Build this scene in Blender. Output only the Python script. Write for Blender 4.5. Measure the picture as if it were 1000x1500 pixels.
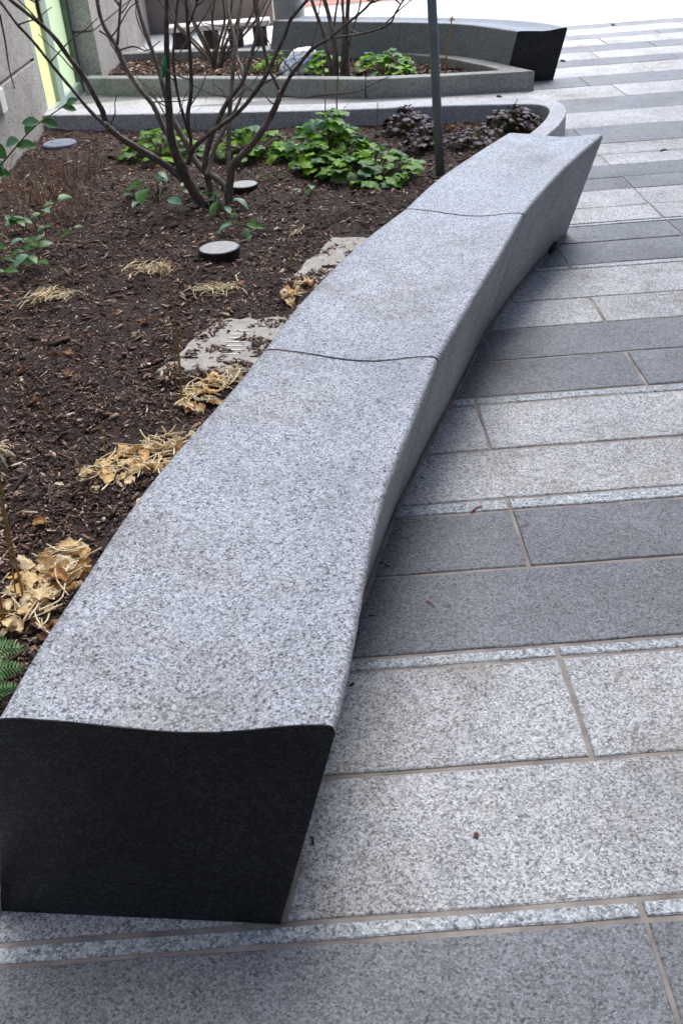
import bpy, math, random
import numpy as np
from mathutils import Vector, Matrix, noise

# ------------------------------------------------------------ scene, camera, light
for o in list(bpy.data.objects):
    bpy.data.objects.remove(o)
scene = bpy.context.scene
COL = scene.collection
random.seed(7)
rng = np.random.default_rng(7)

CAM_H, FOCAL = 1.6, 1400.0                      # eye height, focal length in pixels of a 1000 x 1500 frame
AX_X = np.array([0.99729757, -0.03808392, -0.06282647])
AX_U = np.array([0.07335895, 0.5627865, 0.82334065])
AX_F = np.array([-0.00400185, 0.82572452, -0.5640594])
cam_data = bpy.data.cameras.new('camera')
cam = bpy.data.objects.new('camera', cam_data)
COL.objects.link(cam)
cam_data.sensor_fit = 'VERTICAL'
cam_data.sensor_height = 24.0
cam_data.lens = FOCAL / 1500 * 24
cam_data.clip_start = 0.05
cam_data.clip_end = 1000
cam_data.dof.use_dof = True
cam_data.dof.focus_distance = 2.1
cam_data.dof.aperture_fstop = 11
m = Matrix.Identity(4)
for i in range(3):
    m[i][0], m[i][1], m[i][2] = AX_X[i], AX_U[i], -AX_F[i]
m[2][3] = CAM_H
cam.matrix_world = m
scene.camera = cam

SUN_AZ, SUN_EL = math.radians(46), math.radians(60)     # azimuth clockwise from +Y (ahead and to the right)
world = bpy.data.worlds.new('World')
scene.world = world
world.use_nodes = True
wn = world.node_tree
bg = wn.nodes['Background']
sky = wn.nodes.new('ShaderNodeTexSky')
sky.sky_type = 'NISHITA'
sky.sun_disc = False
sky.sun_elevation = SUN_EL
sky.sun_rotation = SUN_AZ
sky.air_density = 1.0
sky.dust_density = 1.2
sky.ozone_density = 0.6
wn.links.new(sky.outputs[0], bg.inputs[0])
bg.inputs[1].default_value = 0.12

sun_data = bpy.data.lights.new('sun', 'SUN')
sun_data.energy = 1.3
sun_data.angle = math.radians(55)
sun_data.color = (1.0, 0.96, 0.9)
sun = bpy.data.objects.new('sun', sun_data)
COL.objects.link(sun)
sd = Vector((math.sin(SUN_AZ) * math.cos(SUN_EL), math.cos(SUN_AZ) * math.cos(SUN_EL), math.sin(SUN_EL)))
sun.rotation_euler = sd.to_track_quat('Z', 'Y').to_euler()
sun.location = (0, 0, 30)

scene.view_settings.view_transform = 'Standard'
scene.view_settings.look = 'None'
scene.view_settings.gamma = 1.0
scene.view_settings.exposure = 2.35


# ------------------------------------------------------------ pixels to places
def ray(u, v):
    return (u - 500) * AX_X - (v - 750) * AX_U + FOCAL * AX_F

def g(u, v, h=0.0):                              # the point at height h seen at a pixel
    d = ray(u, v); t = (h - CAM_H) / d[2]
    return Vector((d[0] * t, d[1] * t, h))

def on_y(u, v, y):                               # the point on the upright plane y
    d = ray(u, v); t = y / d[1]
    return Vector((d[0] * t, y, CAM_H + d[2] * t))


# ------------------------------------------------------------ materials
def srgb(r, g_, b):
    f = lambda c: (c / 255 / 12.92) if c / 255 <= .04045 else ((c / 255 + .055) / 1.055) ** 2.4
    return (f(r), f(g_), f(b), 1)

class NT:
    def __init__(s, name):
        s.mat = bpy.data.materials.new(name); s.mat.use_nodes = True
        s.t = s.mat.node_tree; s.n = s.t.nodes; s.b = s.n['Principled BSDF']
    def new(s, kind, **kw):
        nd = s.n.new('ShaderNode' + kind)
        for k, v in kw.items():
            setattr(nd, k, v)
        return nd
    def link(s, a, b): s.t.links.new(a, b)
    def ramp(s, fac, stops, interp='LINEAR'):
        r = s.new('ValToRGB'); r.color_ramp.interpolation = interp
        e = r.color_ramp.elements
        while len(e) < len(stops): e.new(.5)
        for k, (p, c) in zip(e, stops):
            k.position = p; k.color = c if len(c) == 4 else (*c, 1)
        s.link(fac, r.inputs[0]); return r.outputs[0]
    def mix(s, fac, a, b, mode='MIX'):
        mx = s.new('Mix', data_type='RGBA', blend_type=mode)
        for sock, v in ((0, fac), (6, a), (7, b)):
            if hasattr(v, 'is_output'): s.link(v, mx.inputs[sock])
            else: mx.inputs[sock].default_value = v
        return mx.outputs[2]
    def math(s, op, a, b=0.0):
        mt = s.new('Math', operation=op)
        for i, v in enumerate((a, b)):
            if hasattr(v, 'is_output'): s.link(v, mt.inputs[i])
            else: mt.inputs[i].default_value = v
        return mt.outputs[0]
    def noise(s, vec, scale, detail=4, rough=.55):
        nz = s.new('TexNoise'); nz.inputs['Scale'].default_value = scale
        nz.inputs['Detail'].default_value = detail; nz.inputs['Roughness'].default_value = rough
        s.link(vec, nz.inputs['Vector']); return nz
    def bump(s, h, strength, dist):
        bp = s.new('Bump'); bp.inputs['Strength'].default_value = strength
        bp.inputs['Distance'].default_value = dist
        s.link(h, bp.inputs['Height']); s.link(bp.outputs[0], s.b.inputs['Normal'])

def gray(v, tint=(1, 1, 1)):
    return (v * tint[0], v * tint[1], v * tint[2], 1)

def granite(name, lo, mid, hi, grain=170, rough=.72, bump=.5, tint=(.97, .985, 1.03), mottle=.12, tone=.1, dirt=0.0, spec=.4, spots=0.0, fleck=.55):
    k = NT(name)
    geo = k.new('NewGeometry'); oi = k.new('ObjectInfo')
    off = k.new('Vector Math'[0:0] + 'VectorMath', operation='SCALE')
    comb = k.new('CombineXYZ'); 
    k.link(oi.outputs['Random'], comb.inputs[0]); k.link(oi.outputs['Random'], comb.inputs[1])
    k.link(comb.outputs[0], off.inputs[0]); off.inputs[3].default_value = 37.0
    add = k.new('VectorMath', operation='ADD')
    k.link(geo.outputs['Position'], add.inputs[0]); k.link(off.outputs[0], add.inputs[1])
    vec = add.outputs[0]
    wob = k.noise(vec, grain * .9, 2)
    ws = k.new('VectorMath', operation='SCALE'); k.link(wob.outputs['Color'], ws.inputs[0]); ws.inputs[3].default_value = .8 / grain
    wv = k.new('VectorMath', operation='ADD'); k.link(vec, wv.inputs[0]); k.link(ws.outputs[0], wv.inputs[1])
    def cells(sc):
        v = k.new('TexVoronoi'); v.inputs['Scale'].default_value = sc
        k.link(wv.outputs[0], v.inputs['Vector'])
        sp = k.new('SeparateColor'); k.link(v.outputs['Color'], sp.inputs[0])
        return v, sp.outputs[0]
    v1, c1 = cells(grain); v2, c2 = cells(grain * 2.3)
    cl = k.noise(vec, grain * .16, 3, .6)                       # grains gather in clusters
    c1b = k.math('ADD', c1, k.math('MULTIPLY', k.math('SUBTRACT', cl.outputs[0], .5), .75))
    big = k.ramp(c1b, [(.0, gray(lo, tint)), (.20, gray(lo * 1.15, tint)), (.30, gray(mid * .86, tint)), (.62, gray(mid * 1.05, tint)), (.76, gray(hi * .92, tint)), (1, gray(hi, tint))])
    fin = k.ramp(c2, [(.0, gray(lo, tint)), (.2, gray(lo * 1.2, tint)), (.32, gray(mid, tint)), (.7, gray(mid * 1.1, tint)), (.82, gray(hi, tint))])
    col = k.mix(.45, big, fin)
    v3, c3 = cells(grain * .8)
    col = k.mix(k.math('MULTIPLY', k.math('LESS_THAN', c3, .07), fleck), col, gray(lo * .45, tint))       # dark mica flecks
    v4, c4 = cells(grain * 1.5)
    col = k.mix(k.math('MULTIPLY', k.math('GREATER_THAN', c4, .95), fleck * .8), col, gray(min(.85, hi * 1.3), tint))
    mo = k.noise(vec, 3.2, 5, .6)
    col = k.mix(1.0, col, k.ramp(mo.outputs[0], [(.28, gray(1 - mottle)), (.5, gray(1.0)), (.74, gray(1 + mottle))]), 'MULTIPLY')
    tn = k.new('MapRange'); k.link(oi.outputs['Random'], tn.inputs[0])
    tn.inputs[3].default_value = 1 - tone; tn.inputs[4].default_value = 1 + tone
    tc = k.new('CombineColor')
    for i in range(3): k.link(tn.outputs[0], tc.inputs[i])
    col = k.mix(1.0, col, tc.outputs[0], 'MULTIPLY')
    if dirt:
        dn = k.noise(geo.outputs['Position'], 1.7, 6, .68)
        dn2 = k.noise(geo.outputs['Position'], 9, 5, .7)
        f = k.math('MULTIPLY', k.ramp(k.math('ADD', dn.outputs[0], k.math('MULTIPLY', k.math('SUBTRACT', dn2.outputs[0], .5), .5)), [(.5, (0, 0, 0)), (.72, (1, 1, 1))]), dirt)
        col = k.mix(f, col, k.mix(1.0, col, (.62, .54, .44, 1), 'MULTIPLY'))
        # broad water marks and faded patches
        wm = k.noise(geo.outputs['Position'], .9, 7, .72)
        col = k.mix(dirt, col, k.mix(1.0, col, k.ramp(wm.outputs[0], [(.30, (.72, .73, .78)), (.44, (.96, .96, .97)), (.5, (1.06, 1.05, 1.03)), (.56, (.92, .91, .90)), (.72, (1.12, 1.12, 1.14))]), 'MULTIPLY'))
    if spots:
        gv = k.new('TexVoronoi'); gv.inputs['Scale'].default_value = 3.1
        gn = k.noise(geo.outputs['Position'], 40, 2)
        k.link(geo.outputs['Position'], gv.inputs['Vector'])
        sc_ = k.new('SeparateColor'); k.link(gv.outputs['Color'], sc_.inputs[0])
        rad = k.math('ADD', k.math('MULTIPLY', gn.outputs[0], .03), k.math('MULTIPLY', sc_.outputs[1], .04))
        hit = k.math('MULTIPLY', k.math('LESS_THAN', gv.outputs['Distance'], rad), k.math('GREATER_THAN', sc_.outputs[0], .45))
        col = k.mix(k.math('MULTIPLY', hit, spots), col, k.mix(1.0, col, (.45, .43, .42, 1), 'MULTIPLY'))
    k.link(col, k.b.inputs['Base Color'])
    k.b.inputs['Roughness'].default_value = rough
    k.b.inputs['Specular IOR Level'].default_value = spec
    if bump:
        h = k.math('ADD', k.math('MULTIPLY', c1, .5), k.noise(vec, grain * 1.6, 3).outputs[0])
        k.bump(h, bump, .0012)
    return k.mat

def rough_mat(name, c1, c2, scale=20, rough=.8, bump=.3, dist=.003, metal=0.0, detail=5, coord='Position'):
    k = NT(name)
    geo = k.new('NewGeometry')
    nz = k.noise(geo.outputs['Position'], scale, detail, .6)
    k.link(k.ramp(nz.outputs[0], [(.3, c1), (.7, c2)]), k.b.inputs['Base Color'])
    k.b.inputs['Roughness'].default_value = rough
    k.b.inputs['Metallic'].default_value = metal
    if bump: k.bump(k.noise(geo.outputs['Position'], scale * 4, 4).outputs[0], bump, dist)
    return k.mat

def island_mat(name, stops, rough=.7, scale=120, vary=.35, spec=.3, trans=0.0):
    """one colour for each loose piece, with fine streaks"""
    k = NT(name)
    geo = k.new('NewGeometry')
    c = k.ramp(geo.outputs['Random Per Island'], stops)
    nz = k.noise(geo.outputs['Position'], scale, 3)
    c = k.mix(1.0, c, k.ramp(nz.outputs[0], [(.25, gray(1 - vary)), (.75, gray(1 + vary))]), 'MULTIPLY')
    k.link(c, k.b.inputs['Base Color'])
    k.b.inputs['Roughness'].default_value = rough
    k.b.inputs['Specular IOR Level'].default_value = spec
    return k.mat

def leaf_mat(name, stops, rough=.4, spec=.5, trans=.25, spotty=False):
    k = NT(name)
    oi = k.new('ObjectInfo'); geo = k.new('NewGeometry')
    c = k.ramp(oi.outputs['Random'], stops)
    nz = k.noise(geo.outputs['Position'], 45, 4)
    c = k.mix(1.0, c, k.ramp(nz.outputs[0], [(.3, gray(.72)), (.7, gray(1.28))]), 'MULTIPLY')
    if spotty:
        n2 = k.noise(geo.outputs['Position'], 70, 4, .7)
        c = k.mix(k.ramp(n2.outputs[0], [(.54, (0, 0, 0)), (.72, (.6, .6, .6))]), c, srgb(160, 108, 58))
    k.link(c, k.b.inputs['Base Color'])
    k.b.inputs['Roughness'].default_value = rough
    k.b.inputs['Specular IOR Level'].default_value = spec
    k.bump(k.noise(geo.outputs['Position'], 110, 3).outputs[0], .5, .003)
    tr = k.new('BsdfTranslucent'); k.link(c, tr.inputs[0])
    mx = k.new('MixShader'); mx.inputs[0].default_value = trans
    k.link(k.b.outputs[0], mx.inputs[1]); k.link(tr.outputs[0], mx.inputs[2])
    k.link(mx.outputs[0], k.n['Material Output'].inputs[0])
    return k.mat

M = {}
M['bench'] = granite('bench_granite', .085, .31, .58, grain=250, rough=.6, bump=.55, tone=.0, mottle=.16, tint=(.94, .985, 1.07), dirt=.62, fleck=.75)
M['bench_dark'] = granite('dark_bench_granite', .05, .16, .27, grain=215, rough=.6, bump=.45, tone=.0, mottle=.14, tint=(.93, .985, 1.07), dirt=.3)
M['end_dark'] = granite('dark_end_granite', .004, .009, .05, grain=230, rough=.38, bump=.35, tone=0, mottle=.5, tint=(.9, 1, 1.2), spec=.25, dirt=.6, fleck=.3)  # near-black stone for the bench ends, smoother than the seat
M['light'] = granite('light_paving_granite', .12, .39, .70, grain=230, rough=.8, bump=.7, tint=(1.0, .995, .995), mottle=.15, tone=.07, dirt=.8, spots=.6)
M['dark'] = granite('dark_paving_granite', .085, .185, .31, grain=240, rough=.75, bump=.7, mottle=.18, tone=.08, dirt=.4, tint=(.96, .99, 1.04), spots=.5)
M['strip'] = granite('strip_granite', .12, .38, .66, grain=170, rough=.7, bump=1.0, mottle=.16, tone=.08, dirt=.3, tint=(.95, 1, 1.02))
M['kerb'] = granite('kerb_granite', .14, .40, .62, grain=210, rough=.8, bump=.6, mottle=.1, tone=.04, dirt=.3)
M['kerb_far'] = granite('far_kerb_granite', .08, .24, .40, grain=210, rough=.85, bump=.6, mottle=.14, tone=.04, dirt=.6, tint=(1, 1.02, .98))
M['wall'] = granite('facade_granite', .22, .32, .41, grain=90, rough=.85, bump=.6, mottle=.1, tone=.05, tint=(1.06, .99, .92), dirt=.5)
M['mortar'] = rough_mat('mortar', srgb(112, 105, 98), srgb(166, 157, 147), 9, .95, .6)
M['seam'] = rough_mat('seam_sealant', srgb(84, 78, 72), srgb(120, 112, 102), 40, .8, .2)
M['walk'] = rough_mat('sidewalk_concrete', gray(.56, (1.02, 1, .97)), gray(.68, (1.02, 1, .97)), 6, .9, .2)
M['asphalt'] = rough_mat('asphalt', gray(.05), gray(.09), 30, .9, .6)
M['brick'] = rough_mat('brick_red', srgb(140, 84, 74), srgb(170, 110, 96), 15, .9, .3)
M['soil'] = rough_mat('soil', srgb(36, 27, 24), srgb(70, 52, 45), 55, .95, .9, .012)
M['chips'] = island_mat('bark_chips', [(0, srgb(38, 29, 26)), (.35, srgb(72, 54, 47)), (.62, srgb(106, 81, 69)), (.84, srgb(140, 113, 97)), (.93, srgb(176, 152, 130)), (1, srgb(200, 184, 164))], .8, 200)
def bark_mat(name, c1, c2, c3):
    k = NT(name); geo = k.new('NewGeometry')
    mp = k.new('Mapping'); mp.inputs['Scale'].default_value = (1, 1, .28); k.link(geo.outputs['Position'], mp.inputs[0])
    a = k.noise(mp.outputs[0], 90, 5, .7); b = k.noise(geo.outputs['Position'], 16, 4, .6); c = k.noise(geo.outputs['Position'], 55, 3, .6)
    col = k.ramp(a.outputs[0], [(.3, c1), (.55, c2), (.8, c3)])
    col = k.mix(k.ramp(b.outputs[0], [(.52, (0, 0, 0)), (.68, (.7, .7, .7))]), col, c3)
    col = k.mix(k.ramp(c.outputs[0], [(.64, (0, 0, 0)), (.7, (.6, .6, .6))]), col, srgb(150, 150, 132))
    k.link(col, k.b.inputs['Base Color']); k.b.inputs['Roughness'].default_value = .85
    k.bump(a.outputs[0], .9, .004); return k.mat
M['bark'] = bark_mat('shrub_bark', srgb(54, 45, 41), srgb(88, 76, 69), srgb(126, 113, 103))
M['bark_pale'] = bark_mat('pale_shrub_bark', srgb(74, 66, 60), srgb(112, 102, 94), srgb(152, 142, 132))
M['steel'] = rough_mat('painted_steel', srgb(104, 114, 116), srgb(124, 134, 134), 12, .5, .1, .001, .0)
M['black'] = rough_mat('black_plastic', srgb(18, 18, 20), srgb(30, 30, 32), 30, .55, .2, .001)
M['lens'] = rough_mat('dusty_lens', srgb(150, 152, 152), srgb(188, 188, 186), 40, .35, .15, .001)
M['lid'] = rough_mat('valve_lid', srgb(96, 100, 118), srgb(130, 132, 148), 30, .6, .8, .01)
M['pad'] = rough_mat('concrete_pad', srgb(138, 132, 124), srgb(176, 170, 162), 22, .95, .7, .004)
M['green'] = leaf_mat('green_leaf', [(0, srgb(56, 96, 24)), (.35, srgb(92, 140, 28)), (.65, srgb(126, 168, 36)), (.85, srgb(60, 100, 50)), (1, srgb(104, 140, 104))], .46, .32, .38)
M['sprig'] = leaf_mat('sprig_leaf', [(0, srgb(52, 92, 40)), (.6, srgb(72, 116, 54)), (1, srgb(110, 150, 130))], .35)
M['purple'] = leaf_mat('purple_leaf', [(0, srgb(38, 26, 28)), (.5, srgb(58, 40, 42)), (.8, srgb(76, 58, 62)), (1, srgb(104, 92, 98))], .5, .3, trans=.1)
M['dead'] = leaf_mat('dead_leaf', [(0, srgb(176, 132, 82)), (.2, srgb(214, 172, 112)), (.5, srgb(230, 202, 152)), (.8, srgb(232, 210, 170)), (1, srgb(238, 224, 194))], .7, .2, .25, True)
M['brownleaf'] = leaf_mat('brown_leaf', [(0, srgb(90, 58, 46)), (1, srgb(150, 110, 84))], .7, .2, .2)
M['straw'] = island_mat('straw', [(0, srgb(176, 152, 108)), (.5, srgb(216, 196, 154)), (1, srgb(236, 226, 198))], .75)
M['stalk'] = island_mat('stalk', [(0, srgb(134, 102, 56)), (1, srgb(176, 142, 84))], .7)
M['drygrass'] = island_mat('dry_grass', [(0, srgb(92, 68, 56)), (.6, srgb(134, 104, 86)), (1, srgb(176, 150, 122))], .8)
M['stem'] = rough_mat('green_stem', srgb(84, 92, 48), srgb(112, 104, 60), 60, .6, .2)
M['fern'] = island_mat('fern_green', [(0, srgb(70, 108, 62)), (.6, srgb(96, 136, 84)), (1, srgb(124, 158, 106))], .5)
M['tie'] = rough_mat('green_tie', srgb(20, 130, 70), srgb(30, 160, 90), 30, .5, .1)
M['timber'] = rough_mat('pale_ledge', srgb(190, 186, 178), srgb(214, 210, 202), 20, .8, .3)
M['darkwood'] = rough_mat('dark_support', srgb(38, 30, 28), srgb(58, 46, 42), 20, .9, .3)
M['frame'] = rough_mat('door_frame', srgb(142, 158, 148), srgb(156, 170, 160), 8, .4, .05, .001)
M['frame_dark'] = rough_mat('dark_frame', srgb(70, 86, 72), srgb(88, 104, 88), 8, .5, .05, .001)
M['win'] = rough_mat('window_glass', srgb(40, 48, 54), srgb(56, 64, 70), 2, .12, .0)
M['facade2'] = rough_mat('brown_facade', srgb(112, 100, 94), srgb(142, 130, 122), 3, .85, .3)
M['column'] = rough_mat('grey_column', srgb(104, 108, 112), srgb(124, 128, 132), 6, .5, .1)
M['debris'] = rough_mat('twig', srgb(150, 110, 96), srgb(190, 150, 130), 80, .8, .2)

def pane_mat(name, col, em):
    k = NT(name)
    geo = k.new('NewGeometry')
    nz = k.noise(geo.outputs['Position'], 1.3, 3)
    c = k.ramp(nz.outputs[0], [(.3, gray(.86, col)), (.7, gray(1.0, col))])
    k.link(c, k.b.inputs['Base Color']); k.b.inputs['Roughness'].default_value = .15
    k.link(c, k.b.inputs['Emission Color']); k.b.inputs['Emission Strength'].default_value = em
    return k.mat
M['pane_yellow'] = pane_mat('lit_pane_yellow', (.72, .78, .34), .14)
M['pane_green'] = pane_mat('lit_pane_green', (.56, .72, .46), .12)


# ------------------------------------------------------------ objects
def link(o, parent=None):
    COL.objects.link(o)
    if parent is not None: o.parent = parent
    return o

def tag(o, label=None, cat=None, group=None, kind=None):
    if label: o['label'] = label
    if cat: o['category'] = cat
    if group: o['group'] = group
    if kind: o['kind'] = kind
    return o

def empty(name, loc=(0, 0, 0), label=None, cat=None, group=None, kind=None):
    o = bpy.data.objects.new(name, None); o.empty_display_size = .1
    o.location = loc
    link(o); tag(o, label, cat, group, kind)
    return o

def mesh(name, verts, faces, mat, smooth=False):
    me = bpy.data.meshes.new(name)
    me.from_pydata([tuple(v) for v in verts], [], faces)
    me.materials.append(M[mat] if isinstance(mat, str) else mat)
    if smooth: me.polygons.foreach_set('use_smooth', [True] * len(me.polygons))
    me.update()
    return me

def build(name, vf, mat, parent=None, smooth=False):
    """world coordinates in, one object out; under an Empty the vertices are put in the parent's frame"""
    v, f = vf
    if parent is not None:
        inv = Vector(world_loc(parent))
        v = [Vector(p) - inv for p in v]
    return link(bpy.data.objects.new(name, mesh(name, v, f, mat, smooth)), parent)

def world_loc(o):
    p = Vector(o.location)
    while o.parent is not None:
        o = o.parent; p = p + Vector(o.location)
    return p

def box(x0, x1, y0, y1, z0, z1, ch=0.0):
    if not ch:
        v = [(x, y, z) for z in (z0, z1) for y in (y0, y1) for x in (x0, x1)]
        return v, [(0, 2, 3, 1), (4, 5, 7, 6), (0, 1, 5, 4), (2, 6, 7, 3), (0, 4, 6, 2), (1, 3, 7, 5)]
    v = []
    for z, d in ((z0, 0), (z1 - ch, 0), (z1, ch)):
        v += [(x0 + d, y0 + d, z), (x1 - d, y0 + d, z), (x1 - d, y1 - d, z), (x0 + d, y1 - d, z)]
    f = [(3, 2, 1, 0), (8, 9, 10, 11)]
    for r in (0, 4):
        for i in range(4):
            f.append((r + i, r + (i + 1) % 4, r + 4 + (i + 1) % 4, r + 4 + i))
    return v, f

def join(*parts):
    V, F = [], []
    for v, f in parts:
        n = len(V); V += [tuple(p) for p in v]; F += [tuple(i + n for i in q) for q in f]
    return V, F

def spline(pts, n):
    """Catmull-Rom through pts, n points evenly spaced along it"""
    P = [np.array(p, float) for p in pts]
    P = [2 * P[0] - P[1]] + P + [2 * P[-1] - P[-2]]
    out = []
    for i in range(1, len(P) - 2):
        for t in np.linspace(0, 1, 16, endpoint=False):
            a, b, c, d = P[i - 1], P[i], P[i + 1], P[i + 2]
            out.append(.5 * (2 * b + (c - a) * t + (2 * a - 5 * b + 4 * c - d) * t * t + (3 * b - a - 3 * c + d) * t ** 3))
    out.append(P[-2])
    out = np.array(out)
    s = np.concatenate([[0], np.cumsum(np.linalg.norm(np.diff(out, axis=0), axis=1))])
    q = np.linspace(0, s[-1], n)
    return np.stack([np.interp(q, s, out[:, k]) for k in range(out.shape[1])], 1)

def tube(pts, radii, sides=7, n=None, wob=0.0):
    P = spline(pts, n or max(4, len(pts) * 3))
    r = np.interp(np.linspace(0, 1, len(P)), np.linspace(0, 1, len(radii)), radii)
    V, F = [], []
    ref = Vector((.31, .83, .46))
    for i, p in enumerate(P):
        d = Vector(P[min(i + 1, len(P) - 1)] - P[max(i - 1, 0)]).normalized()
        a = d.cross(ref).normalized(); b = d.cross(a)
        for k in range(sides):
            an = 2 * math.pi * k / sides
            rr = r[i] * (1 + wob * (random.random() - .5))
            V.append(Vector(p) + (a * math.cos(an) + b * math.sin(an)) * rr)
    for i in range(len(P) - 1):
        for k in range(sides):
            k2 = (k + 1) % sides
            F.append((i * sides + k, i * sides + k2, (i + 1) * sides + k2, (i + 1) * sides + k))
    F.append(tuple(range(sides - 1, -1, -1)))
    F.append(tuple((len(P) - 1) * sides + k for k in range(sides)))
    return V, F

def lathe(cx, cy, prof, n=28):
    V, F = [], []
    for r, z in prof:
        for k in range(n):
            a = 2 * math.pi * k / n
            V.append((cx + r * math.cos(a), cy + r * math.sin(a), z))
    for i in range(len(prof) - 1):
        for k in range(n):
            k2 = (k + 1) % n
            F.append((i * n + k, i * n + k2, (i + 1) * n + k2, (i + 1) * n + k))
    F.append(tuple(range(n - 1, -1, -1))); F.append(tuple((len(prof) - 1) * n + k for k in range(n)))
    return V, F


# ------------------------------------------------------------ ground and paving
gr = build('ground', box(-150, 150, -150, 11.0, -.4, -.0042), 'mortar'); tag(gr, kind='structure', label='mortar bed and ground under the paving')
pav = empty('pavement', kind='structure', label='banded granite paving of light and dark slabs')

# bench outline, from the photograph; heights fall slightly towards the far end
def bh(y): return .524 - .0135 * (y - 1.05)
def gb(u, v):
    p = g(u, v, .5)
    for _ in range(6): p = g(u, v, bh(p.y))
    return p
RIGHT = [gb(*q) for q in [(490, 1062), (503, 1010), (520, 925), (540, 815), (559, 735), (580, 676), (608, 606), (641, 524)]], \
        [gb(*q) for q in [(641, 524), (690, 440), (730, 375), (766, 313)]], \
        [gb(*q) for q in [(766, 313), (800, 273), (840, 233), (882, 197)]]
LEFT = [gb(*q) for q in [(-6, 1051), (57, 942), (120, 848), (180, 757), (240, 680), (300, 612), (350, 556), (385, 512)]], \
       [gb(*q) for q in [(385, 512), (440, 441), (520, 361), (591, 306)]], \
       [gb(*q) for q in [(591, 306), (640, 262), (700, 221), (742, 195)]]

bench_axis = [( (l[i].x + r[min(i, len(r) - 1)].x) / 2, (l[i].y + r[min(i, len(r) - 1)].y) / 2) for l, r in zip(LEFT, RIGHT) for i in range(len(l))]
bench_axis.sort(key=lambda p: p[1])
def axis_x(y):
    return float(np.interp(y, [p[1] for p in bench_axis], [p[0] for p in bench_axis]))

ROWS = [(-1.96, -1.65, 'd'), (-1.65, -1.35, 'd'), (-1.35, -1.31, 's'), (-1.31, -1.0, 'l'), (-1.0, -.67, 'l'), (-.67, -.63, 's'), (-.63, -.32, 'd'), (-.32, .01, 'd'), (.01, .34, 'd'), (.34, .668, 'd'), (.668, .982, 'd'), (.982, 1.024, 's'), (1.024, 1.355, 'l'), (1.355, 1.666, 'l'), (1.666, 1.710, 's'),
        (1.710, 2.019, 'd'), (2.019, 2.291, 'd'), (2.291, 2.352, 's'), (2.352, 2.635, 'l'), (2.635, 2.941, 'l'), (2.941, 2.997, 's'),
        (2.997, 3.278, 'd'), (3.278, 3.555, 'd'), (3.555, 3.819, 'l'), (3.819, 4.15, 'l'), (4.15, 4.20, 's'), (4.20, 4.483, 'd'), (4.483, 4.72, 'd'), (4.72, 4.76, 's'),
        (4.76, 5.0, 'l'), (5.0, 5.29, 'l'), (5.29, 5.52, 'd'), (5.52, 5.77, 'd'), (5.77, 6.0, 'l'), (6.0, 6.26, 'l'), (6.26, 6.694, 'd'), (6.694, 7.14, 'l'),
        (7.14, 7.57, 'd'), (7.57, 8.0, 'l'), (8.0, 8.38, 'd'), (8.38, 8.81, 'l'), (8.81, 9.10, 'd'), (9.10, 9.46, 'l'), (9.46, 9.77, 'd'), (9.77, 10.14, 'l'), (10.14, 10.37, 'd'), (10.37, 10.75, 'l'), (10.75, 10.96, 'd')]
half = {1.024: 1, 1.355: 0, 1.666: 0, 1.710: 1, 2.019: 0, 2.291: 0, 2.352: 1, 2.635: 0, 2.941: 0, 2.997: 1, 3.278: 0, 3.555: 1, 3.819: 0, 4.15: 1, 4.20: 1, 4.483: 0, 5.0: 0, .982: 0, .668: 0}
MATS = {'l': 'light', 'd': 'dark', 's': 'strip'}
NAMES = {'l': 'light_slab', 'd': 'dark_slab', 's': 'strip_stone'}
def slab_ok(x0, x1, y0, y1):
    """leave out slabs that would lie wholly inside a planter or outside what can be seen"""
    yc = (y0 + y1) / 2
    if yc < 1.1: return x1 > -2.1 and x0 < 2.6
    if x0 > 1.0 + yc * .36 + 1.3: return False
    if yc < 4.75: return x1 > axis_x(yc)
    if yc < 6.0: return x1 > 1.0
    if yc < 6.9: return x1 > 1.2
    if yc < 7.3: return x1 > -.4
    if yc > 9.4: return x1 > 1.3
    if yc > 8.4: return x1 > 1.5 or x0 < .4
    return x1 > -2.2
def worn_slab(x0, x1, y0, y1, z0, z1, ch=.0025):
    nx, ny = max(3, int((x1 - x0) / .13)), (1 if y1 - y0 < .1 else 3)
    ring = [(x0 + (x1 - x0) * i / nx, y0) for i in range(nx)] + [(x1, y0 + (y1 - y0) * i / ny) for i in range(ny)]
    ring += [(x1 - (x1 - x0) * i / nx, y1) for i in range(nx)] + [(x0, y1 - (y1 - y0) * i / ny) for i in range(ny)]
    cx, cy = (x0 + x1) / 2, (y0 + y1) / 2; V = []; n = len(ring)
    jit = [(random.uniform(-.001, .0022) + (random.uniform(.002, .007) if random.random() < .06 else 0), random.uniform(.6, 1.8)) for _ in ring]
    for z, ins in ((z0, 0), (z1 - ch, 0), (z1, 1)):
        for (x, y), (j, c) in zip(ring, jit):
            d = j + ins * ch * c
            sx = 0 if abs(x - x0) > 1e-6 and abs(x - x1) > 1e-6 else (1 if x < cx else -1)
            sy = 0 if abs(y - y0) > 1e-6 and abs(y - y1) > 1e-6 else (1 if y < cy else -1)
            V.append((x + sx * d, y + sy * d, z))
    F = [tuple(range(2 * n, 3 * n))]
    for r in (0, n):
        F += [(r + i, r + (i + 1) % n, r + n + (i + 1) % n, r + n + i) for i in range(n)]
    return V, F
nrow = 0
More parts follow.
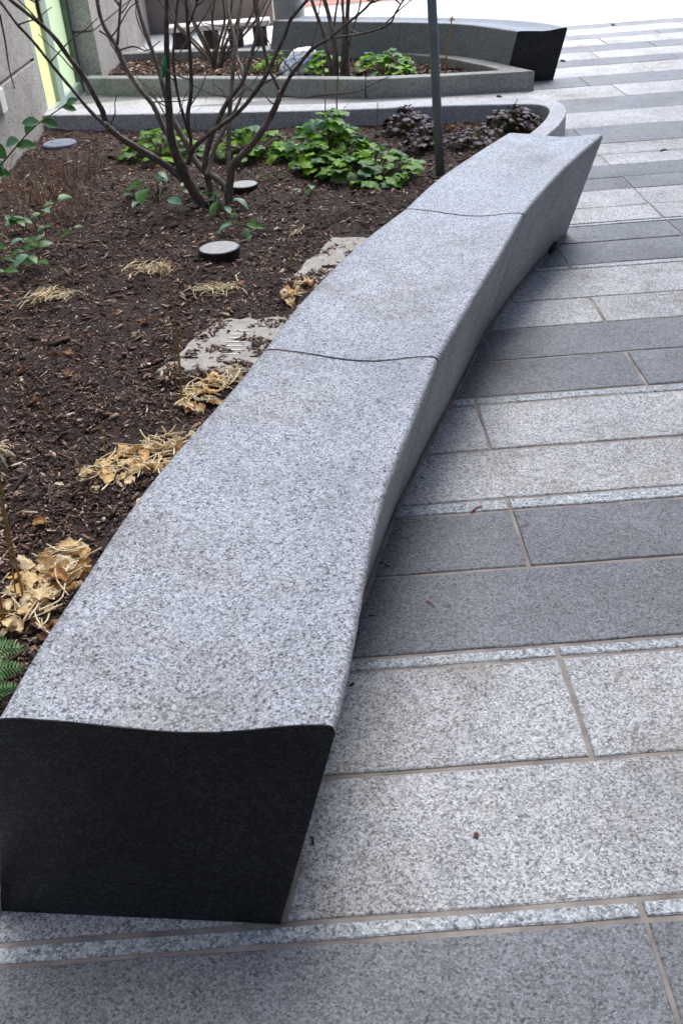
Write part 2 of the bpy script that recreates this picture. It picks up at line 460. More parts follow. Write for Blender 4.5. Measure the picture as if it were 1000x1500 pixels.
for y0, y1, k in ROWS:
    nrow += 1
    h = half.get(y0, nrow % 2)
    start = .482 + .614 * h
    if y0 == 1.024: start -= .045
    if y0 > 6.2: start += random.choice((0, .2, .45))
    j = 5.5 if k == 's' or y0 < 3.2 else (4 if y0 < 5 else 2)
    j *= .001
    for c in range(-4, 6):
        x0, x1 = start + 1.228 * (c - 1), start + 1.228 * c
        if not slab_ok(x0, x1, y0, y1): continue
        dz = random.uniform(-.0012, .0012)
        w = lambda: random.uniform(-.0012, .0012)
        v, f = worn_slab(x0 + j + w(), x1 - j + w(), y0 + j + w(), y1 - j + w(), -.03, dz)
        build(NAMES[k], (v, f), MATS[k], pav)

# the bright open pavement past the last band, with its own large flags
walk = build('sidewalk', box(-60, 60, 11.004, 14.3, -.4, -.0042), 'mortar'); tag(walk, kind='structure', label='pale concrete sidewalk flags beyond the paving bands')
for i in range(2):
    for c in range(-4, 6):
        x0 = -.35 + c * 1.52 + (i % 2) * .4; y0 = 11.0 + i * 1.5
        build('flagstone', box(x0 + .005, x0 + 1.515, y0 + .005, y0 + 1.495, -.03, random.uniform(-.001, .001), .003), 'walk', walk)
st = build('brick_edging', box(-60, 60, 14.31, 14.75, -.4, .0), 'brick'); tag(st, kind='structure', label='reddish brick strip along the sidewalk edge')
rd = build('road', box(-150, 150, 14.76, 200, -.4, -.06), 'asphalt'); tag(rd, kind='structure', label='grey asphalt road beyond the sidewalk')


# ------------------------------------------------------------ the curved benches
PROFILE = [(0, -.018), (.003, -.009), (.011, -.003), (.028, 0), (.075, .0015), (.14, -.001), (.24, -.005), (.36, -.013), (.48, -.020), (.56, -.022), (.66, -.020), (.76, -.013), (.85, -.004), (.91, 0), (.965, .0015), (.984, .0005), (.993, -.003), (.9985, -.009), (1, -.017)]
def section(L, R, zb, shear, belly=0.0, d=0.0):
    """ring of points from bottom left over the top to bottom right"""
    L, R = Vector(L), Vector(R)
    ac = Vector((R.x - L.x, R.y - L.y, 0)); w = ac.length; ac.normalize()
    top = (L.z + R.z) / 2
    ring = []
    for t in (0, .3, .6, .85):
        ring.append(Vector((L.x, L.y, 0)) - ac * shear * (1 - t) + Vector((0, 0, zb + (L.z - .018 - zb) * t)))
    for u, z in PROFILE:
        ring.append(Vector((L.x, L.y, L.z + (R.z - L.z) * u + z * (1 if u < .07 or u > .92 else max(.55, min(1, 1.25 - .14 * L.y))))) + ac * (w * u))
    for t in (.94, .85, .7, .5, .3, .1, 0):
        ring.append(Vector((R.x, R.y, 0)) - ac * (shear * (1 - t) + belly * math.sin(math.pi * t)) + Vector((0, 0, zb + (R.z - .017 - zb) * t)))
    return ring

def loft(rings, cap0=True, cap1=True):
    n = len(rings[0]); V = [p for r in rings for p in r]; F = []
    for i in range(len(rings) - 1):
        for k in range(n):
            k2 = (k + 1) % n
            F.append((i * n + k, i * n + k2, (i + 1) * n + k2, (i + 1) * n + k))
    if cap0:
        k0 = len(V); V += list(rings[0]); F.append(tuple(range(k0 + n - 1, k0 - 1, -1)))
    if cap1:
        k0 = len(V); V += list(rings[-1]); F.append(tuple(range(k0, k0 + n)))
    return V, F

def bench_rings(l, r, n, a=0.0, b=0.0, zb=0.0, shear=.135, belly=0.0):
    Lp, Rp = spline(l, n), spline(r, n)
    out = []
    for i in range(n):
        t = i / (n - 1)
        t = a + (1 - a - b) * t
        q = t * (n - 1); j = min(int(q), n - 2); fr = q - j
        out.append(section(Lp[j] * (1 - fr) + Lp[j + 1] * fr, Rp[j] * (1 - fr) + Rp[j + 1] * fr, zb, shear, belly))
    return out

def cap_face(ring, push, thick=.002):
    """near-black end slice standing a little proud of the stone"""
    n = len(ring); a = [p + push * .0004 for p in ring]; b = [p + push * thick for p in ring]
    c = sum((p for p in ring), Vector()) / n
    b2 = [c + (p - c) * .997 + push * (thick + .0006) for p in ring]
    V = a + b + b2
    F = [tuple(range(2 * n, 3 * n))]
    for o1 in (0, n):
        for k in range(n):
            F.append((o1 + k, o1 + (k + 1) % n, o1 + n + (k + 1) % n, o1 + n + k))
    return V, F

def smooth_sides(o, ang=35):
    me = o.data
    me.polygons.foreach_set('use_smooth', [len(p.vertices) < 6 for p in me.polygons])
    me.update()

bench = empty('stone_bench', (-.3, 1.1, 0), 'long curved grey granite bench between the mulch bed and the banded paving', 'bench')
foot = []
for i in range(3):
    a = 0 if i == 0 else .0042; b = 0 if i == 2 else .0042
    rings = bench_rings(LEFT[i], RIGHT[i], (44, 30, 30)[i], a, b, zb=.0)
    seg = build('stone_segment', loft(rings), 'bench', bench); smooth_sides(seg)
    if i == 0:
        push = (rings[0][10] - rings[1][10]).normalized(); push.z = 0
        e = build('end_face', cap_face(rings[0], push), 'end_dark', seg)
        e['label'] = 'near-black end face'
    if i == 2:
        push = (rings[-1][10] - rings[-2][10]).normalized(); push.z = 0
        build('end_face', cap_face(rings[-1], push), 'end_dark', seg)
    if i < 2:
        r0 = rings[-1]; r1 = bench_rings(LEFT[i + 1], RIGHT[i + 1], 30, .0042, 0)[0]
        c0 = sum(r0, Vector()) / len(r0)
        shr = lambda r: [Vector((p.x, p.y, p.z)) + (c0 - p).normalized() * .005 for p in r]
        build('joint_filler', loft([shr(r0), shr(r1)], False, False), 'seam', bench)
    foot += [r[-1].copy() for r in rings]
    # bead of brown sealant where the stone meets the paving
    bead = [(r[-1] + Vector((.004, 0, .001))) for r in rings]
    build('sealant_bead', tube(bead, [.008], 5, len(bead), .5), 'mortar', bench)
slot = g(793, 369)
fp = min(foot, key=lambda p: abs(p.y - slot.y + .03)); nx_ = min(foot, key=lambda p: abs(p.y - fp.y - .1))
along = Vector((nx_.x - fp.x, nx_.y - fp.y, 0)).normalized(); outw = Vector((along.y, -along.x, 0))
V = []
for z in (.002, .042):                            # black block stands in for gap shade, leaning with the side of the stone
    for a_, b_ in ((-.035, -.04), (.035, -.04), (.035, .016), (-.035, .016)):
        V.append(fp + along * a_ + outw * (b_ + z * .25) + Vector((0, 0, z)))
build('gap_shade', (V, [(3, 2, 1, 0), (4, 5, 6, 7), (0, 1, 5, 4), (1, 2, 6, 5), (2, 3, 7, 6), (3, 0, 4, 7)]), 'black', bench)

# the second bench, past the far planter
fb = empty('stone_bench', g(780, 112), 'second curved grey bench with dark end, behind the low-walled planter', 'bench')
FF = [g(*q, .38) for q in [(757, 46), (735, 43), (700, 38), (665, 35), (600, 33), (520, 32), (430, 31), (400, 30)]]
FB = [g(*q, .38) for q in [(830, 40), (800, 34), (760, 30), (720, 27.5), (670, 26), (600, 25), (520, 24), (450, 23)]]
nfb = 40
FFs, FBs = spline(FF, nfb), spline(FB, nfb)
for a_, b_ in ((0, 19), (19, 39)):
    rings = [section(FFs[i], FBs[i], 0, .09, 0) for i in range(a_, b_ + 1)]
    if a_: rings[0] = [p + (q - p) * .05 for p, q in zip(rings[0], rings[1])]
    sg = build('stone_segment', loft(rings), 'bench_dark', fb); smooth_sides(sg)
    if a_ == 0:
        push = (rings[0][10] - rings[1][10]).normalized(); push.z = 0
        build('end_face', cap_face(rings[0], push), 'end_dark', sg)


# ------------------------------------------------------------ planter kerbs
def kerb_run(outer, inner, z0, z1, parent, cuts, mat='kerb', name='kerb_stone', n=40):
    A, B = spline(outer, n), spline(inner, n)
    for c0, c1 in zip(cuts[:-1], cuts[1:]):
        i0, i1 = int(c0 * (n - 1)), int(c1 * (n - 1))
        V, F = [], []
        ch = .006
        for i in range(i0, i1 + 1):
            a, b = A[i][:2].copy(), B[i][:2].copy()
            if i == i0 and c0 > 0: a += (A[i + 1][:2] - a) * .03; b += (B[i + 1][:2] - b) * .03
            if i == i1 and c1 < 1: a += (A[i - 1][:2] - a) * .03; b += (B[i - 1][:2] - b) * .03
            d = (b - a) / np.linalg.norm(b - a)
            for p, z in ((a, z0), (a, z1 - ch), (a + d * ch, z1), (b - d * ch, z1), (b, z1 - ch), (b, z0)):
                V.append((p[0], p[1], z))
        L = i1 - i0
        for i in range(L):
            for k in range(6):
                k2 = (k + 1) % 6
                F.append((i * 6 + k, i * 6 + k2, i * 6 + 6 + k2, i * 6 + 6 + k))
        F.append(tuple(range(5, -1, -1))); F.append(tuple(L * 6 + k for k in range(6)))
        build(name, (V, F), mat, parent)

KH = .135
nk = empty('planter_kerb', (0, 7.2, 0), 'low granite kerb with curved end round the near mulch bed', 'kerb')
back_in = [(-2.12, 7.77), (-1.9, 7.70), (-.82, 7.40), (.17, 7.165), (.85, 7.05), (1.36, 6.93)]
back_out = [(-2.08, 8.0), (-1.87, 7.92), (-.79, 7.62), (.19, 7.375), (.87, 7.25), (1.42, 7.13)]
kerb_run(back_out, back_in, -.05, KH, nk, [0, .36, .68, 1])
end_out = [(1.425, 7.125), (1.56, 7.06), (1.65, 6.92), (1.655, 6.70), (1.60, 6.48), (1.49, 6.22), (1.34, 5.92), (1.17, 5.4), (1.06, 5.0), (.98, 4.8)]
end_in = [(1.365, 6.925), (1.45, 6.90), (1.525, 6.84), (1.545, 6.70), (1.49, 6.50), (1.385, 6.26), (1.235, 5.97), (1.06, 5.45), (.95, 5.05), (.88, 4.85)]
kerb_run(end_out, end_in, -.05, KH, nk, [0, .48, 1])
fr = build('kerb_stone', box(-2.1, -.70, .98, 1.10, -.05, .10, .005), 'kerb', nk)

FH = .142
fk = empty('planter_wall', (0, 8.6, 0), 'low granite wall of the far planter, coming to a sharp corner', 'planter wall')
f_out = [(-2.02, 9.18), (-1.2, 8.84), (-.06, 8.37), (.40, 8.16)]
f_in = [(-1.98, 9.30), (-1.16, 8.95), (-.02, 8.48), (.42, 8.275)]
kerb_run(f_out, f_in, -.05, FH, fk, [0, .5, 1], 'kerb_far')
kerb_run([(.41, 8.155), (1.0, 8.06), (1.705, 7.98)], [(.43, 8.272), (1.0, 8.17), (1.46, 8.115)], -.05, FH, fk, [0, 1], 'kerb_far')
b_out = [(1.712, 7.985), (1.60, 8.22), (1.47, 8.52), (1.24, 8.95), (.72, 9.46), (.12, 9.80), (-.3, 10.0), (-1.2, 10.35), (-1.86, 10.5)]
b_in = [(1.47, 8.115), (1.42, 8.28), (1.30, 8.52), (1.10, 8.88), (.62, 9.36), (.06, 9.69), (-.34, 9.89), (-1.24, 10.24), (-1.86, 10.38)]
kerb_run(b_out, b_in, -.05, FH, fk, [0, .3, .6, 1], 'kerb_far')


# ------------------------------------------------------------ soil and mulch
def yback(x): return float(np.interp(x, [p[0] for p in back_in], [p[1] for p in back_in])) + .05
CURB_Y = [4.7] + [p[1] for p in end_in[::-1]][:-1]; CURB_X = [.85] + [p[0] + .05 for p in end_in[::-1]][:-1]
o_ = np.argsort(CURB_Y); CURB_Y = np.array(CURB_Y)[o_]; CURB_X = np.array(CURB_X)[o_]
def xright(y):
    if y < 4.75: return axis_x(y) + (-.06 if y < 1.8 else 0)
    return float(np.interp(y, CURB_Y, CURB_X))
def soil_z(x, y):
    z = .024 + .026 * noise.noise((x * 1.4, y * 1.4, 0)) + .022 * noise.noise((x * 5, y * 5, 3)) + .009 * noise.noise((x * 17, y * 17, 7))
    return max(z, .006)
NU, NV = 150, 300
V, F = [], []
for j in range(NV + 1):
    yy = 1.1 + (7.1 - 1.1) * j / NV
    xr = xright(min(yy, 6.9))
    for i in range(NU + 1):
        x = -2.12 + (xr + 2.12) * i / NU
        y = 1.1 + (yback(x) - 1.1) * j / NV
        V.append((x, y, soil_z(x, y) + .006 * noise.noise((x * 60, y * 60, 1))))
for j in range(NV):
    for i in range(NU):
        k = j * (NU + 1) + i
        F.append((k, k + 1, k + NU + 2, k + NU + 1))
so = build('soil', (V, F), 'soil', smooth=True); tag(so, kind='structure', label='dark earth of the near planting bed')

def far_inside(x, y):
    poly = [(-1.95, 9.24), (-.02, 8.44), (.42, 8.22), (1.5, 8.06), (1.36, 8.46), (1.15, 8.9), (.67, 9.4), (.08, 9.74), (-1.86, 10.42)]
    c = False
    for (x1, y1), (x2, y2) in zip(poly, poly[1:] + poly[:1]):
        if (y1 > y) != (y2 > y) and x < (x2 - x1) * (y - y1) / (y2 - y1) + x1: c = not c
    return c
poly = [(-1.95, 9.24), (-1.0, 8.86), (-.02, 8.44), (.42, 8.22), (1.5, 8.06), (1.36, 8.46), (1.15, 8.9), (.67, 9.4), (.08, 9.74), (-1.86, 10.42)]
fz = .07
so2 = build('soil', ([(x, y, fz) for x, y in poly] + [(x, y, .0) for x, y in poly], [tuple(range(10))] + [(i, i + 10, (i + 1) % 10 + 10, (i + 1) % 10) for i in range(10)]), 'soil'); tag(so2, kind='structure', label='dark earth inside the far planter')

def chips(name, pts, label, smin, smax):
    """bark chips: bent three-sided splinters, all one object"""
    n = len(pts)
    L = rng.uniform(smin, smax, n) * np.where(rng.random(n) < .1, 1.9, np.where(rng.random(n) < .5, .6, 1)); W = L * rng.uniform(.12, .5, n); T = W * rng.uniform(.1, .35, n)
    yaw = rng.uniform(0, 6.283, n); pit = rng.normal(0, .28, n); rol = rng.normal(0, .5, n)
    base = np.array([(-.5, -.5, 0), (-.5, .4, 0), (-.45, 0, 1), (.08, -.55, .25), (.0, .5, .3), (.05, .05, 1.25), (.5, -.3, -.1), (.48, .35, .1), (.55, 0, .7)])
    pv = base[None] + rng.normal(0, .07, (n, 9, 3))
    pv *= np.stack([L, W, T], 1)[:, None, :]
    cr, sr = np.cos(rol), np.sin(rol); x, y, z = pv[..., 0], pv[..., 1], pv[..., 2]
    y, z = y * cr[:, None] - z * sr[:, None], y * sr[:, None] + z * cr[:, None]
    cp, sp = np.cos(pit), np.sin(pit)
    x, z = x * cp[:, None] - z * sp[:, None], x * sp[:, None] + z * cp[:, None]
    cy, sy = np.cos(yaw), np.sin(yaw)
    x, y = x * cy[:, None] - y * sy[:, None], x * sy[:, None] + y * cy[:, None]
    co = np.stack([x, y, z], -1) + pts[:, None, :]
    fa = np.array([(0, 3, 4, 1), (3, 6, 7, 4), (0, 2, 5, 3), (3, 5, 8, 6), (2, 1, 4, 5), (5, 4, 7, 8)])
    tri = np.array([(0, 1, 2), (6, 8, 7)])
    lq = (fa[None] + (np.arange(n) * 9)[:, None, None]).reshape(-1); lt = (tri[None] + (np.arange(n) * 9)[:, None, None]).reshape(-1)
    me = bpy.data.meshes.new(name)
    me.vertices.add(n * 9); me.vertices.foreach_set('co', co.astype(np.float32).ravel())
    nq, nt = n * 6, n * 2
    me.loops.add(nq * 4 + nt * 3); me.loops.foreach_set('vertex_index', np.concatenate([lq, lt]).astype(np.int32))
    me.polygons.add(nq + nt)
    me.polygons.foreach_set('loop_start', np.concatenate([np.arange(nq) * 4, nq * 4 + np.arange(nt) * 3]).astype(np.int32))
    me.materials.append(M['chips']); me.update(calc_edges=True); me.validate()
    o = link(bpy.data.objects.new(name, me)); tag(o, label, 'mulch', kind='stuff')
    return o
P = []
while len(P) < 84000:
    y = 1.12 + 6.5 * random.random() ** 1.25
    xr = xright(min(y, 6.9))
    x = random.uniform(max(-2.1, -.45 - y * .42), xr)
    if y > yback(x) - .06: continue
    if noise.noise((x * 3, y * 3, 11)) < -.25 and random.random() < .5: continue
    P.append((x, y, soil_z(x, y) + random.uniform(.001, .009)))
chips('mulch', np.array(P), 'dark brown bark mulch covering the near planting bed', .007, .026)
P = []
while len(P) < 9000:
    x, y = random.uniform(-1.95, 1.5), random.uniform(8.0, 10.4)
    if far_inside(x, y): P.append((x, y, fz + random.uniform(0, .012)))
chips('mulch', np.array(P), 'brown bark mulch filling the far planter', .02, .05)
P = []
while len(P) < 260:
    y = 1.3 + 5.6 * random.random(); x = random.uniform(max(-2.1, -.45 - y * .42), xright(min(y, 6.9)))
    if y < yback(x) - .1: P.append((x, y, soil_z(x, y) + random.uniform(.004, .014)))
chips('mulch', np.array(P), 'larger bark pieces lying on top of the near mulch', .03, .06)
fine = []
while len(fine) < 26000:
    y = 1.12 + 4.5 * random.random() ** 1.3
    x = random.uniform(max(-2.1, -.45 - y * .42), xright(y))
    fine.append((x, y, soil_z(x, y) + random.uniform(.0, .006)))
chips('mulch_crumbs', np.array(fine), 'fine crumbs of bark between the larger chips', .006, .016)


# ------------------------------------------------------------ buildings
def facade(name, label, axis, plane, a0, a1, ztop, mat, depth, blocks=(), win=None, facing=1):
    """a block with storey bands and separate windows; axis 'x': front lies on x = plane"""
    b = empty(name, (plane, (a0 + a1) / 2, 0) if axis == 'x' else ((a0 + a1) / 2, plane, 0), label, 'building')
    def bx(p0, p1, q0, q1, z0, z1, ch=0.0):
        p0, p1 = min(p0, p1), max(p0, p1)
        return box(p0, p1, q0, q1, z0, z1, ch) if axis == 'x' else box(q0, q1, p0, p1, z0, z1, ch)
    s = facing
    build('wall', bx(plane - s * depth, plane, a0, a1, win['base'] if win else 0, ztop), mat, b)
    if win:
        n = int((a1 - a0) / win['step']); z = win['base'] + 1.2
        while z + 2.2 < ztop:
            for i in range(n):
                q = a0 + (i + .5) * (a1 - a0) / n
                w = build('window', bx(plane + s * .003, plane + s * .05, q - .8, q + .8, z, z + 1.9), 'frame_dark', b)
                for dq in (-.38, .38):
                    build('pane', bx(plane + s * .052, plane + s * .06, q + dq - .33, q + dq + .33, z + .08, z + 1.82), 'win', w)
            build('storey_band', bx(plane + s * .004, plane + s * .08, a0, a1, z - .5, z - .25), mat, b)
            z += 3.6
    return b, bx

WX = -2.06
lb, bx = facade('granite_building', 'pinkish granite building along the planting bed, with pale green doorway', 'x', WX, -9, 12.6, 17, 'wall', 9, win=dict(base=3.2, step=3.0), facing=1)
core = build('wall_core', box(WX - 9, WX - .32, -9, 12.6, -.05, 3.2), 'wall', lb)
# ashlar blocks of the ground floor, each its own stone
def ashlar(y0, y1, x, cuts, parent, first=-.05):
    z = first
    for zc in cuts:
        build('ashlar_block', box(x - .31, x, y0 + .006, y1 - .006, z + .004, zc - .016, 0), 'wall', parent)
        z = zc
# chamfered joint: upper block sits slightly back
yy = 7.9
while yy > -8:
    y0 = max(yy - 1.35, -9)
    for z0, z1, dx in ((-.05, .49, 0), (.515, 1.12, -.012), (1.145, 1.75, -.012), (1.775, 2.4, -.012), (2.425, 3.18, -.012)):
        v, f = box(-.0, .31, y0 + .004, yy - .004, z0, z1)
        vv = [(WX + dx - .31 + p[0], p[1], p[2]) for p in v]
        build('ashlar_block', (vv, f), 'wall', lb)
    yy = y0
build('wall_backing', box(WX - .319, WX - .035, -9, 7.88, -.04, 3.17), 'mortar', lb)
PX = -1.885
yy = 9.36
while yy < 12.5:
    y1 = min(yy + 1.62, 12.6)
    for z0, z1 in ((-.05, .475), (.495, 1.15), (1.17, 1.8), (1.82, 2.5), (2.52, 3.18)):
        build('ashlar_block', box(PX - .42, PX, yy + .004, y1 - .004, z0, z1), 'wall', lb)
    yy = y1
build('wall_backing', box(WX - .319, PX - .03, 9.39, 12.55, -.04, 3.17), 'mortar', lb)
# doorway between the two stretches of stone
dr = build('door_frame', join(box(WX - .3, WX - .01, 7.90, 9.362, -.03, .10), box(WX - .3, WX - .012, 8.44, 8.62, .10, 3.1), box(WX - .3, WX - .012, 7.90, 8.0, .10, 3.1), box(WX - .3, WX - .01, 7.90, 9.362, 3.1, 3.2)), 'frame', lb)
build('pane', box(WX - .1, WX - .05, 8.0, 8.44, .10, 3.1), 'pane_yellow', dr)
build('pane', box(WX - .1, WX - .05, 8.62, 9.27, .10, 3.1), 'pane_green', dr)
build('door_edge', box(WX - .3, WX - .004, 9.27, 9.36, .10, 3.1), 'frame_dark', dr)
fx = on_y(3, 172, 6.9)
build('wall_outlet', box(WX + .001, WX + .03, 6.70, 6.82, .36, .50, .006), 'timber', lb)

facade('unseen_shade_building', 'tall unseen brownish building added to shade the banded paving', 'x', 6.2, -9, 11.6, 26, 'facade2', 8, win=dict(base=0, step=3.2), facing=-1)  # off-frame stand-in, its height set to keep sun off the near paving
facade('unseen_rear_building', 'unseen brownish building added to limit sky light at the lower end of the passage', 'y', -6.5, -2.0, 6.1, 7, 'facade2', 4, win=dict(base=0, step=2.7), facing=1)  # off-frame stand-in, kept low so some sky light reaches the near paving
facade('shop_building', 'grey brown building standing beyond the far planter', 'y', 12.7, -14, -.42, 9, 'facade2', 6, win=dict(base=0, step=3.4), facing=-1)
co_ = build('column', lathe(-.2, 11.25, [(.19, 0), (.19, .06), (.16, .075), (.16, 3.0), (.2, 3.05), (.2, 3.3)], 32), 'column', smooth=False); tag(co_, 'smooth round grey column standing beside the far bench', 'column')

# low ledge on dark blocks behind the far planter
lg = empty('low_ledge', (-.8, 11.3, 0), 'low pale ledge on dark blocks behind the far planter', 'ledge')
build('ledge_top', box(-1.5, -.42, 11.2, 11.5, .19, .24, .006), 'timber', lg)
for x in (-1.45, -1.12, -.86, -.60): build('support', box(x, x + .14, 11.22, 11.46, 0, .19), 'darkwood', lg)


# ------------------------------------------------------------ pole, uplights, pads
pb = g(645, 262)
t_ = on_y(632, 0, pb.y); pt = Vector((pb.x + (t_.x - pb.x) * 2.2, pb.y, t_.z * 2.2))
po = build('sign_pole', tube([(pb.x, pb.y, -.02), tuple((pb + pt) / 2), tuple(pt)], [.026], 18, 6), 'steel', smooth=True); tag(po, 'slim grey steel pole rising from the bed beside the bench', 'pole')

def uplight(u, v, r, h, label, tilt=0):
    p = g(u, v, .02)
    e = empty('uplight', p, label, 'light', 'uplights sunk in the mulch')
    build('housing', lathe(p.x, p.y, [(r * .9, -.03), (r * .96, h * .5), (r, h - .008), (r, h), (r * .93, h + .002), (r * .93, h - .004)], 36), 'black', e)
    build('lens', lathe(p.x, p.y, [(r * .925, h - .006), (r * .92, h - .001), (r * .5, h + .0), (r * .1, h + .0005)], 36), 'lens', e)
    return e
uplight(323, 378, .102, .075, 'black round uplight with dusty lens on open mulch before the shrub')
uplight(358, 282, .085, .07, 'black round uplight with dusty lens just behind the shrub base')
p = g(88, 213, .03)
ld = build('valve_lid', lathe(p.x, p.y, [(.115, .0), (.118, .045), (.11, .052), (.06, .052), (.05, .056), (.01, .056)], 32), 'lid'); tag(ld, 'blue grey round valve lid lying near the doorway wall', 'lid')

def pad(quad, label, slots=None):
    e = empty('concrete_pad', quad[0], label, 'paving pad')
    T = .03
    q = [Vector((x.x, x.y, T)) for x in quad]
    c = sum(q, Vector()) / 4
    ring = []
    N = 10
    for a, b in zip(q, q[1:] + q[:1]):
        for i in range(N):
            p = a.lerp(b, i / N)
            ring.append(p + (c - p).normalized() * random.uniform(-.006, .03))
    top = [p + (c - p).normalized() * .006 for p in ring]
    n = len(ring)
    V = [(p.x, p.y, -.03) for p in ring] + [(p.x, p.y, .042) for p in ring] + [(p.x, p.y, .047) for p in top]
    F = [tuple(range(2 * n, 3 * n))]
    for o1 in (0, n):
        F += [(o1 + k, o1 + (k + 1) % n, o1 + n + (k + 1) % n, o1 + n + k) for k in range(n)]
    build('pad_stone', (V, F), 'pad', e)
    if slots:
        for i in range(7):
            a = slots[0].lerp(slots[1], i / 6); b = slots[3].lerp(slots[2], i / 6)
            dv = (slots[1] - slots[0]).normalized() * .005
            build('slot', ([tuple(a - dv + Vector((0, 0, .049))), tuple(a + dv + Vector((0, 0, .049))), tuple(b + dv + Vector((0, 0, .049))), tuple(b - dv + Vector((0, 0, .049)))], [(0, 1, 2, 3)]), 'timber', e)
    return e
pad([g(232, 560), g(420, 562), g(450, 478), g(312, 480)], 'pale weathered concrete pad half under mulch, beside straw-coloured leaves', [g(322, 535), g(345, 500), g(370, 500), g(352, 535)])
pad([g(425, 422), g(520, 425), g(580, 362), g(485, 358)], 'smaller pale concrete pad beside the middle of the bench')
P = []
while len(P) < 2600:
    u, v = random.uniform(225, 440), random.uniform(468, 568)
    if random.random() < .35: u, v = random.uniform(415, 550), random.uniform(350, 430)
    p = g(u, v, .048)
    q_ = noise.noise((p.x * 7 + p.y * 3, p.y * 7 - p.x * 3, 5)) + .5 * noise.noise((p.x * 23, p.y * 23, 2))
    if q_ > .16 or random.random() < .05: P.append((p.x, p.y, .05))
chips('mulch_crumbs', np.array(P), 'bark crumbs scattered over the concrete pads', .006, .028)


# ------------------------------------------------------------ shrubs
def stem_path(pix, y0, y1):
    n = len(pix); out = []
    for i, (u, v) in enumerate(pix):
        y = y0 + (y1 - y0) * (i / max(1, n - 1)) ** 1.2
        out.append(on_y(u, v, y))
    return out
YB = 5.45
STEMS = [   # pixels up the stem, end depth offset, radii, pale
    ([(312, 322), (291, 291), (276, 267), (265, 243), (253, 210), (248, 170), (246, 112), (244, 50), (245, -30)], -.1, (.052, .044, .040, .036, .027, .022, .018, .016), 0),
    ([(268, 262), (240, 240), (210, 222), (180, 204), (162, 190), (155, 182)], -.55, (.034, .030, .027, .025), 1),
    ([(157, 185), (150, 162), (142, 147), (125, 115), (100, 82), (82, 57), (62, 37), (37, 17), (12, -3), (-15, -25)], -.75, (.021, .019, .017, .014, .010), 0),
    ([(158, 187), (130, 160), (107, 132), (82, 102), (50, 62), (25, 35), (8, 12), (-8, -8)], -.35, (.015, .013, .011, .009), 0),
    ([(63, 38), (56, 12), (52, -12)], -.7, (.014, .013, .012), 0),
    ([(256, 222), (248, 200), (240, 188), (225, 155), (205, 130), (185, 100), (172, 70), (152, 37), (144, 8), (141, -20)], .3, (.026, .024, .022, .019, .016), 1),
    ([(172, 66), (175, 32), (177, 0), (180, -20)], .3, (.012, .011, .010), 0),
    ([(334, 296), (331, 278), (318, 262), (300, 252), (285, 234), (273, 210), (261, 189), (249, 163), (232, 100), (217, 57), (205, 20), (196, -18)], .25, (.030, .028, .026, .022, .018, .016), 1),
    ([(333, 298), (337, 267), (342, 240), (354, 228), (375, 204), (393, 177), (405, 153), (412, 135)], -.3, (.034, .032, .028, .026, .022), 1),
    ([(412, 137), (397, 107), (390, 85), (380, 42), (372, 0), (369, -30)], -.2, (.017, .014, .012, .011), 1),
    ([(412, 137), (425, 112), (437, 97), (457, 72), (482, 57)], -.6, (.017, .015, .013, .012), 0),
    ([(482, 57), (505, 37), (532, 15), (560, -15)], -.8, (.011, .009, .007), 0),
    ([(482, 57), (500, 54), (540, 47), (570, 35), (580, 17), (598, -12)], -.6, (.010, .008, .007, .006), 0),
    ([(284, 224), (283, 217), (312, 192), (347, 166), (370, 140), (390, 110), (410, 67), (417, 52), (427, 27), (450, 0), (465, -18)], -.35, (.019, .018, .016, .014, .012), 0),
    ([(313, 298), (306, 268), (300, 240), (307, 207), (320, 175), (335, 147), (355, 120), (365, 90), (373, 62), (378, 35), (374, -20)], .35, (.030, .026, .020, .017, .014), 0),
    ([(338, 270), (335, 240), (336, 175), (340, 120), (344, 62), (336, 25), (331, -15)], .45, (.022, .020, .016, .012), 1),
    ([(302, 258), (307, 242), (317, 212), (340, 170), (355, 135), (355, 102), (347, 80), (349, 40), (356, -10)], .55, (.018, .016, .012, .008), 1),
    ([(276, 240), (280, 210), (275, 172), (280, 135), (279, 82), (275, 37), (272, -15)], -.2, (.020, .017, .015, .013), 0),
    ([(277, 36), (285, 15), (292, -8)], -.2, (.009, .008, .007), 0),
    ([(280, 205), (272, 180), (260, 135), (254, 87), (257, 37), (262, -12)], .15, (.016, .013, .011, .010), 0),
]
shrub = empty('bare_shrub', g(312, 318), 'bare many-stemmed shrub growing from the mulch behind the near bench', 'shrub')
twig_src = []
for pix, dy, rad, pale in STEMS:
    lo_y = YB
    first = pix[0]
    joined = first[1] < 230
    if joined:      # start at the depth the parent limb has there
        lo_y = YB + dy * .6
    P = stem_path(pix, lo_y, YB + dy)
    if not joined and first[1] > 285: P[0].z = min(P[0].z, .0)
    build('stem', tube(P, [q * .63 * random.uniform(.9, 1.1) for q in np.interp(np.linspace(0, 1, 14), np.linspace(0, 1, len(rad)), rad)], 9, len(P) * 6, .2), 'bark_pale' if pale else 'bark', shrub, True)
    twig_src.append((P, rad))
